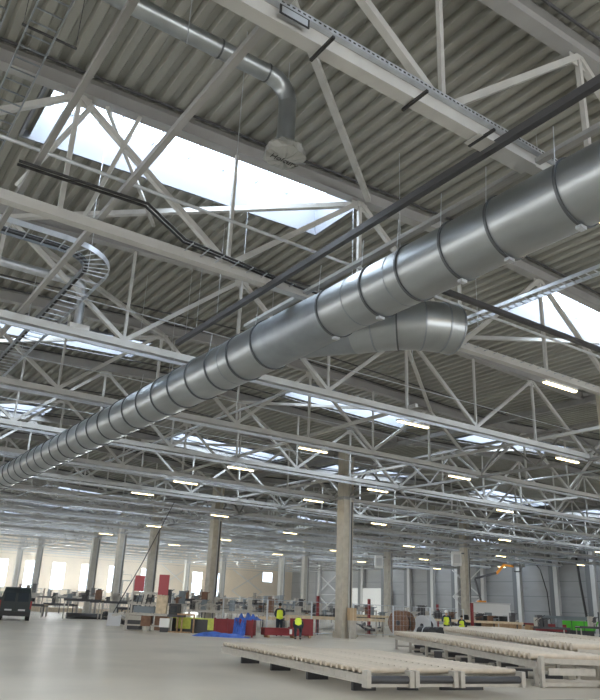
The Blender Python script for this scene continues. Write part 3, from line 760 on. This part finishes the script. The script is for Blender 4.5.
# red beams
for i, (x, y, z, L, l) in enumerate(((22.85,34.9,.0,2.1,'long dark red steel beam on the floor in front of the two workers, lower one'),(25.6,37.0,.0,1.3,'dark red steel beam on the floor behind the lower red beam'),(24.6,35.4,.0,1.3,'short dark red box standing right of the bending worker'))):
    t = thing('red_beam', l, 'beam', (x,y,z), -.12 if i < 2 else -.5)
    MB().box(-L/2,-.25,.12,L/2,.25,.5 if i < 2 else 1.0).build('beam', M['red'], t)
    for s in (-.38,.38): MB().box(s*L-.06,-.25,0,s*L+.06,.25,.12).build('skid', M['wood'], t)
    if i == 0: MB().box(.45,-.262,.2,.6,-.25,.45).build('sticker', M['white'], t)

# grey tables and belt conveyors behind
def table(x, y, L, W, H, rz, lab, grp=None, mm='rail', items=True, seed=0):
    rnd = random.Random(seed)
    t = thing('conveyor_frame', lab, 'conveyor', (x,y,0), rz, grp)
    MB().box(-L/2,-W/2,H-.18,L/2,-W/2+.05,H).box(-L/2,W/2-.05,H-.18,L/2,W/2,H).build('side_rail', M[mm], t)
    MB().box(-L/2,-W/2+.05,H-.08,L/2,W/2-.05,H-.03).build('belt', M['paleboard'] if rnd.random() < .5 else M['rail'], t)
    n = max(2, int(L/1.8)+1)
    for i in range(n):
        xx = -L/2+.1+(L-.2)*i/(n-1)
        for s in (-1, 1): MB().box(xx-.04,s*(W/2-.04)-.04,0,xx+.04,s*(W/2-.04)+.04,H-.18).build('leg', M['dark'] if rnd.random() < .4 else M['rail'], t)
    if items:
        for i in range(int(L/.8)):
            xx = rnd.uniform(-L/2+.3, L/2-.3); h = rnd.uniform(.2,1.0); w = rnd.uniform(.15,.5)
            MB().box(xx-w/2,-.25,H-.03,xx+w/2,.25,H+h).bar((xx-w,-.3,H+h*.5),(xx+w,-.3,H+h),.06).build('drive_unit', M[rnd.choice(['dark','dark','bluegrey','rail','brown','rail'])], t)
    return t
table(28.5,47.8,9,1.2,1.15,-.55,'grey conveyor frame standing behind the red crate', seed=1)
table(25.2,52.5,8,1.2,1.5,-.6,'tall grey conveyor frame behind the crates with yellow sheets', seed=2)
table(26.5,41.8,3.4,1.3,.95,-.35,'pale-topped work table behind the standing worker in yellow', mm='paleboard', items=False, seed=3)
table(30.2,40.0,7.0,1.4,1.1,-.35,'long pale-topped conveyor left of the middle column', mm='paleboard', items=False, seed=4)
table(36,60,9,1.2,1.2,-.6,'hazy grey conveyor frame beyond the two columns behind the blue tarpaulin', seed=5)
table(42,47,7,1.3,1.25,-.5,'pale conveyor behind the brown cable reel', mm='paleboard', seed=6)
table(47,43,8,1.3,1.2,-.55,'pale conveyor behind the worker in the white hard hat', mm='paleboard', seed=7)
far_tabs = []
for i in range(24):
    rnd = random.Random(40+i); x = 20+(i//3)*5.6; y = 79+(i%3)*7.5-(i//3)*.9
    table(x, y, rnd.uniform(3.8,4.8), 1.4, rnd.uniform(1.2,2.0), -.2+rnd.uniform(-.1,.1), 'hazy grey machine frame far off under the tall windows', 'hazy machine frames at far left', mm=rnd.choice(['dark','rail','bluegrey']), seed=60+i)
for i in range(12):
    rnd = random.Random(90+i); tt_ = -22+(i//2)*4.4+(i%2)*1.5; nn_ = 60.4+(i%2)*3.2; x = tt_*.82+nn_*.57; y = -tt_*.57+nn_*.82
    table(x, y, rnd.uniform(2.5,3.6), 1.2, rnd.uniform(.9,2.0), -.6+rnd.uniform(-.15,.15), 'dark grey machine frame in the crowded row behind the crates', 'machine frames behind the crates', mm='dark', seed=90+i)
for i in range(8):
    rnd = random.Random(120+i); tt_ = 2+i*3.9; nn_ = 65.8; x = tt_*.82+nn_*.57; y = -tt_*.57+nn_*.82
    table(x, y, rnd.uniform(2.5,3.3), 1.2, rnd.uniform(.8,1.3), -.6+rnd.uniform(-.1,.1), 'dark grey machine frame standing behind the wire fence', 'machine frames behind the fence', mm='dark', seed=120+i)
# steel racks in the haze
def rack(x, y, rz, lab, grp, W=3.0, H=2.6):
    t = thing('steel_rack', lab, 'rack', (x,y,0), rz, grp)
    for xx in (-W/2,0,W/2):
        for yy in (-.4,.4): MB().box(xx-.04,yy-.04,0,xx+.04,yy+.04,H).build('upright', M['rail'], t)
    for z in (.3,H*.4,H*.7,H-.05): MB().box(-W/2,-.45,z,W/2,.45,z+.06).build('shelf', M['bluegrey'], t)
for i in range(12): rack(20+i*3.9, 107-i*.5, -.1, 'hazy steel rack far away under the tall windows', 'hazy steel racks')
tag(MB().box(16,84,0,38,84.6,.5).build('low_plinth', M['paleboard']), 'long low pale kerb running behind the black van', 'kerb')
t = thing('steel_pipe', 'dark round pipe lying on the floor left of the dark heap', 'pipe', (19.0,60.5,0), -.12)
MB().tube([(0,0,.22),(3.4,0,.22)], .22, 16).build('pipe', M['dark'], t)
# dark heap
def heap(x, y, s, lab, mm, seed, name='scrap_heap', cat='heap'):
    rnd = random.Random(seed); t = thing(name, lab, cat, (x,y,0), 0)
    for i in range(9):
        a = rnd.uniform(0,6.28); r = rnd.uniform(0,s*.6); z = rnd.uniform(0,.45)
        d = Vector((rnd.uniform(-1,1), rnd.uniform(-1,1), rnd.uniform(-.3,.3))).normalized()*rnd.uniform(.3,s*.5)
        p = Vector((r*math.cos(a), r*math.sin(a), z+.18)); q = p+d; q.z = max(.1, q.z)
        MB().bar(p, q, rnd.uniform(.12,.35), rnd.uniform(.08,.3)).build('piece', M[mm if rnd.random() < .7 else 'rail'], t)
heap(20.0,54.0,1.3,'heap of dark scrap and sheeting on the floor left of the machine','dark',5)
heap(18.6,47.5,1.1,'heap of dark steel pieces beside the small grey panel','dark',8)
t = thing('grey_panel', 'small light grey panel leaning on the floor left of the machine', 'panel', (17.5,46.0,0), -.5)
MB().bar((0,0,.02),(0,.25,.78),.85,.05,up=(0,-1,0)).build('panel', M['plate'], t)
MB().bar((-.3,.3,0),(-.3,.22,.7),.05).build('prop', M['dark'], t)

# fence with posts in front of the machinery
def fence(x0, y0, x1, y1, lab, grp=None, H=1.95):
    d = Vector((x1-x0, y1-y0)); L = d.length; t = thing('fence_panel', lab, 'fence', (x0,y0,0), math.atan2(d.y,d.x), grp)
    for x in (.03, L-.03): MB().tube([(x,0,0),(x,0,H)], .025, 8).build('post', M['zinc'], t)
    MB().tube([(0,0,H),(L,0,H)], .02, 6).tube([(0,0,.15),(L,0,.15)], .02, 6).build('rail', M['zinc'], t)
    m = MB(); k = int(L/.3)
    for i in range(1, k): m.bar((i*L/k,0,.15),(i*L/k,0,H),.006)
    for i in range(1, 6): m.bar((0,0,.15+i*.3),(L,0,.15+i*.3),.006)
    m.build('mesh', M['zinc'], t)
    MB().box(-.15,-.3,0,.15,.3,.12).build('foot', M['concrete'], t)
fx = [(21.2,38.6),(23.9,38.0),(27.0,37.8),(30.3,37.8),(33.6,37.7),(36.9,37.6),(40.2,37.6)]
names_ = ['behind the red beams','just left of the middle column','right behind the middle column','in front of the brown cable reel','left of the worker in the white hard hat','right of the worker in the white hard hat']
for i in range(6): fence(*fx[i], *fx[i+1], 'thin wire mesh fence panel '+names_[i])
for x, y, l in ((30.5,42,'red steel post left of the middle column'),(35.6,42.6,'red steel post just right of the middle column'),(50.5,50.5,'red steel post behind the workers, left of the white hard hat'),(40.4,37.0,'dark red steel post right of the stooping worker')):
    t = thing('red_post', l, 'post', (x,y,0)); MB().box(-.08,-.08,0,.08,.08,2.4).build('post', M['red'], t); MB().box(-.2,-.2,0,.2,.2,.03).build('base', M['red'], t)

# things round the middle column
t = thing('cardboard_box', 'brown cardboard box fixed at the foot of the middle column', 'box', (28.15,35.28,1.0))
MB().box(-.25,-.14,0,.25,.14,.7).build('carton', M['cardboard'], t); MB().box(-.03,-.145,0,.03,-.13,.7).build('tape', M['paleboard'], t); MB().box(-.25,-.12,-1.0,.25,.0,0).build('stand', M['rail'], t)
heap(33.2,42.5,1.2,'pile of white sacks and boxes right of the middle column','white',13,'sack_pile','pile')
heap(34.6,41.5,1.4,'pile of dark machine parts in front of the brown cable reel','dark',17,'parts_pile','pile')
def reel(x, y, rz, R, mm, lab):
    t = thing('cable_reel', lab, 'reel', (x,y,0), rz)
    for s in (-.45,.45): MB().tube([(s-.05,0,R),(s+.05,0,R)], R, 28).build('flange', M[mm], t); MB().tube([(s*1.12,0,R),(s*1.2,0,R)], R*.2, 12).build('hub', M['dark'], t)
    MB().tube([(-.4,0,R),(.4,0,R)], R*.62, 24).build('winding', M['black'], t)
reel(37.0,40.6,.3,.85,'brown','large dark brown cable reel standing upright behind the conveyors')
reel(39.6,40.9,.3,.72,'plate','pale cable reel wrapped in plastic, right of the dark brown reel')
for i in range(4):
    t = thing('black_roll', ['leftmost','second from left','third from left','rightmost'][i]+' of the four black rolls lying left of the white hard hat', 'roll', (32.9+i*.80,33.9+.05*i,0), .0)
    MB().tube([(0,-.5,.45),(0,.5,.45)], .36, 18).build('roll', M['black'], t); MB().box(-.3,-.5,0,.3,.5,.1).build('cradle', M['wood'], t); MB().ring((0,0,.45),(0,1,0),.362,.06,.008,18).build('strap', M['plate'], t)
for i in range(5):
    t = thing('black_drum', ['leftmost','second from left','middle','second from right','rightmost'][i]+' of the five upright black rolls in front of the white container', 'roll', (48.6+i*.95,45.0-.15*i,0))
    MB().tube([(0,0,0),(0,0,1.6)], .36, 18).build('roll', M['rubber'], t); MB().tube([(0,0,1.6),(0,0,1.63)], .2, 12).build('core', M['plate'], t)
t = thing('white_container', 'big white cabin container by the farther column row', 'container', (60.7,53.6,0), -.55)
MB().box(-2.2,-1,.15,2.2,1,2.75).build('body', M['white'], t); MB().box(-2.25,-1.05,2.75,2.25,1.05,2.87).build('roof', M['plate'], t)
MB().box(-.5,-1.03,.7,.25,-1,1.9).build('door', M['bluegrey'], t); MB().box(1.4,-1.02,1.1,1.9,-1,1.7).build('vent', M['plate'], t); MB().box(-2.2,-1,0,2.2,1,.15).build('skid', M['dark'], t)
for (x, y, l) in ((56.55,52.2,'white heater box high on the column behind the workers'),(56.6,64.3,'white heater box high on the column behind the cable reel')):
    t = thing('heater_box', l, 'heater', (x-1.15,y+.35,6.2), -.6)
    MB().box(-.45,-.35,0,.45,.35,1.4).build('case', M['white'], t); MB().box(-.32,-.37,.25,.32,-.35,1.1).build('grille', M['plate'], t); MB().box(.3,-.1,1.2,.8,.1,1.3).build('bracket', M['dark'], t)
# orange boom lift
t = thing('boom_lift', 'orange boom lift with a raised dark arm near the right wall', 'boom lift', (66,59.0,0), -.6)
MB().box(-1.2,-.8,.5,1.2,.8,1.4).build('chassis', M['orange'], t)
for x in (-.9,.9):
    for y in (-.8,.8): MB().tube([(x,y-.15,.45),(x,y+.15,.45)], .45, 16).build('wheel', M['rubber'], t)
MB().box(-.4,-.4,1.4,.5,.4,3.2).build('turret', M['orange'], t)
MB().bar((0,0,3.1),(-.6,0,5.6),.2,.2).build('lower_arm', M['dark'], t); MB().bar((-.6,0,5.6),(1.9,0,6.3),.24,.24).build('middle_arm', M['dark'], t)
MB().bar((1.9,0,6.2),(2.9,0,7.3),.22,.26).build('upper_arm', M['orange'], t); MB().bar((2.8,0,7.25),(4.0,0,7.1),.2,.22).build('jib', M['orange'], t)
MB().box(3.9,-.4,6.5,4.6,.4,6.6).box(3.9,-.4,7.4,4.6,-.36,7.45).box(3.9,.36,7.4,4.6,.4,7.45).bar((3.9,-.38,6.5),(3.9,-.38,7.4),.05).bar((4.6,-.38,6.5),(4.6,-.38,7.4),.05).build('basket', M['dark'], t)
# green skip, red parts, blue rack
t = thing('green_skip', 'bright green steel skip by the right wall', 'skip', (68.6,48.7,0), -.95)
m = MB().add([(-1.7,-.8,.55),(1.9,-.8,.55),(1.9,.8,.55),(-1.7,.8,.55),(-1.35,-.9,1.45),(2.3,-.9,1.45),(2.3,.9,1.45),(-1.35,.9,1.45)], [(0,3,2,1),(0,1,5,4),(2,3,7,6),(1,2,6,5),(3,0,4,7)])
m.build('body', M['green'], t)
for x in (-.3,.9,1.8): MB().box(x-.03,-.93,.55,x+.03,-.84,1.45).build('rib', M['dark'], t)
MB().box(-1.6,-.7,0,1.8,.7,.55).build('base_frame', M['dark'], t)
for i, (x, y, L, l) in enumerate(((60.3,46.4,2.1,'long dark red steel part lying behind the conveyors at right'),(58.0,49.6,1.3,'shorter dark red steel part left of the longer one behind the conveyors'))):
    t = thing('red_part', l, 'steel part', (x,y,0), -.75); MB().box(-L,-.6,.45,L,.6,1.1).build('body', M['red'], t); MB().box(-L*.9,-.6,0,L*.9,.6,.45).build('skid', M['dark'], t)
t = thing('blue_rack', 'blue-grey steel rack standing behind the green skip', 'rack', (72.5,53.0,0), -.95)
MB().box(-3,-.5,1.55,3,.5,1.9).build('shelf', M['bluegrey'], t)
for x in (-2.9,-1,1,2.9): MB().box(x-.08,-.5,0,x+.08,.5,1.55).build('upright', M['bluegrey'], t)
t = thing('forklift', 'small dark forklift at the right edge behind the conveyors', 'forklift', (51.4,33.4,0), .9)
MB().box(-.6,-.9,.3,.6,.7,1.0).build('chassis', M['dark'], t); MB().box(-.5,-.95,.5,.5,-.5,1.35).build('counterweight', M['black'], t)
for x in (-.5,.5):
    MB().bar((x,-.6,1.3),(x,-.3,2.1),.06).bar((x,.55,.9),(x,.35,2.1),.06).bar((x,-.3,2.1),(x,.35,2.1),.06).build('cab_post', M['black'], t)
    for y in (-.55,.5): MB().tube([(x*1.1-.1,y,.3),(x*1.1+.1,y,.3)], .3, 16).build('wheel', M['rubber'], t)
    MB().box(x*.4-.06,.75,.1,x*.4+.06,1.7,.15).build('fork', M['dark'], t); MB().box(x*.6-.04,.7,.1,x*.6+.04,.78,2.2).build('mast', M['dark'], t)
MB().box(-.25,-.35,1.0,.25,.1,1.35).build('seat', M['black'], t); MB().box(-.52,-.32,2.08,.52,.37,2.12).build('roof', M['plate'], t)
# brown packing on the ground right of the container
tag(MB().box(-2.6,-.6,0,2.6,.6,1.0).build('packing_case', M['wood']), 'low brown packing case behind the conveyors beside the white container', 'case').location = (51.5,43.2,0)
# wall bracing and cables on the right wall
for i, (y0, y1, l) in enumerate(((77.6,83.4,'pale crossed bracing on the right wall behind the boom lift'),(113,120,'pale crossed bracing on the wall left of the middle column'))):
    t = thing('wall_brace', l, 'brace', (XW-.6,0,0)); MB().bar((0,y0,.3),(0,y1,4.2),.14).bar((0,y1,.3),(0,y0,4.2),.14).build('lower_cross', M['post'], t); MB().bar((0,y0,4.2),(0,y1,8.2),.14).bar((0,y1,4.2),(0,y0,8.2),.14).bar((0,y0,4.2),(0,y1,4.2),.14).build('upper_cross', M['post'], t)
for i, (x0, x1, l) in enumerate(((57.5,63.5,'pale crossed bracing on the far beige wall between columns'),(73,80,'thin crossed bracing on the far beige wall beside the small high window'))):
    t = thing('wall_brace', l, 'brace', (0,YW-.3,0)); MB().bar((x0,0,.3),(x1,0,4.2),.12).bar((x1,0,.3),(x0,0,4.2),.12).build('lower_cross', M['post'], t); MB().bar((x0,0,4.2),(x1,0,8.2),.12).bar((x1,0,4.2),(x0,0,8.2),.12).build('upper_cross', M['post'], t)
pipe('wall_cable', [(XW-.7,69.2,11),(XW-.7,66.5,8),(XW-.7,65.6,5),(XW-.7,65.3,.5)], .07, M['black'], 'black cable hanging in a curve down the grey right wall', 'cable')
pipe('wall_cable', [(XW-.75,60.6,11),(XW-.75,60.2,6),(XW-.75,59.6,1.0)], .16, M['black'], 'thick straight black cable down the grey right wall near the green skip', 'cable')
tag(MB().box(XW-.5,98,0,XW-.3,111,5.4).build('white_sheet', M['white']), 'large white board standing against the right wall behind the middle column', 'board')
# mast lift silhouette in front of the windows
t = thing('mast_lift', 'thin dark mast lift with a raised platform in front of the tall windows', 'lift', (46.5,121,0), 0)
MB().box(-.7,-.5,0,.7,.5,.5).build('base', M['dark'], t); MB().box(-.3,-.3,.5,.3,.3,4.6).build('mast', M['dark'], t)
MB().box(-1.6,-.5,4.6,1.6,.5,4.75).build('platform', M['dark'], t); MB().box(-1.6,-.5,5.6,1.6,-.46,5.66).bar((-1.6,-.48,4.7),(-1.6,-.48,5.6),.06).bar((1.6,-.48,4.7),(1.6,-.48,5.6),.06).build('guard_rail', M['dark'], t)
person('person standing up on the raised platform of the far mast lift', (46.5,121,4.76), 0, stand, vest='navy')
pipe('hanging_rope', [(21.5,47.5,8.3),(19.4,47.0,4.0),(17.3,46.5,.2)], .03, M['dark'], 'thin rope hanging slantwise from the roof left of the machine', 'rope')

hz = bpy.data.materials.new('dust_haze'); hz.use_nodes = True; nt = hz.node_tree; nt.nodes.clear()
o_ = nt.nodes.new('ShaderNodeOutputMaterial'); v_ = nt.nodes.new('ShaderNodeVolumeScatter'); v_.inputs['Density'].default_value = HAZE; v_.inputs['Anisotropy'].default_value = .35; v_.inputs['Color'].default_value = (1,.97,.9,1)
nt.links.new(v_.outputs[0], o_.inputs['Volume'])
tag(MB().box(2,56,.02,56,YW-.4,11.0).build('dust_haze', hz), 'thin bright haze hanging in the air before the far windows', 'haze', kind='stuff')
# ------------------------------------------------------------------ light
w = bpy.data.worlds.new('World'); bpy.context.scene.world = w; w.use_nodes = True
bg = w.node_tree.nodes['Background']; bg.inputs[0].default_value = (.86,.93,1,1); bg.inputs[1].default_value = 5.0
SKY = 430
def area(name, loc, rot, sx, sy, power, col):
    l = bpy.data.lights.new(name, 'AREA'); l.shape = 'RECTANGLE'; l.size = sx; l.size_y = sy; l.energy = power; l.color = col
    o = bpy.data.objects.new(name, l); C.objects.link(o); o.location = loc; o.rotation_euler = rot; return o
for (a, b) in HX:
    for (c, d) in HY:
        area('skylight_daylight', ((a+b)/2,(c+d)/2,roof((a+b)/2)+1.03), (0, tilt(a,b), 0), b-a+.08, d-c+.08, SKY, (.95,.975,1))
for (a, b) in WX:
    area('window_daylight_or_fill', ((a+b)/2,YW+.4,5), (-PI/2,0,0), b-a, 4.6, 1900, (1,.94,.82))
for (a, b) in FILL_X: area('window_daylight_or_fill', ((a+b)/2,YB-.4,5), (PI/2,0,0), b-a, 4.6, 250, (1,.98,.94))  # added fill light outside the made-up rear openings
for (a, b) in FILL_Y: area('window_daylight_or_fill', (XL-.4,(a+b)/2,5), (0,-PI/2,0), 4.6, b-a, 230, (1,.98,.95))  # added fill light outside the made-up left wall openings

# ------------------------------------------------------------------ camera
R = Matrix(((0.82205174,0.22661967,0.52237387),(-0.56793047,0.26016308,0.78087781),(0.04105987,-0.938594,0.34257173)))
cam = bpy.data.cameras.new('Camera'); co = bpy.data.objects.new('Camera', cam); C.objects.link(co)
rot = Matrix(((R[0][0],-R[0][1],-R[0][2]),(R[1][0],-R[1][1],-R[1][2]),(R[2][0],-R[2][1],-R[2][2])))
co.matrix_world = Matrix.Translation((0,0,1.6)) @ rot.to_4x4()
cam.sensor_fit = 'VERTICAL'; cam.sensor_height = 28.0; cam.lens = 705.35/700*28.0; cam.clip_end = 500; cam.clip_start = .05
bpy.context.scene.camera = co
sc = bpy.context.scene
sc.view_settings.view_transform = 'Standard'; sc.view_settings.look = 'None'; sc.view_settings.exposure = 0.55; sc.view_settings.gamma = 1
sc.view_settings.use_curve_mapping = False
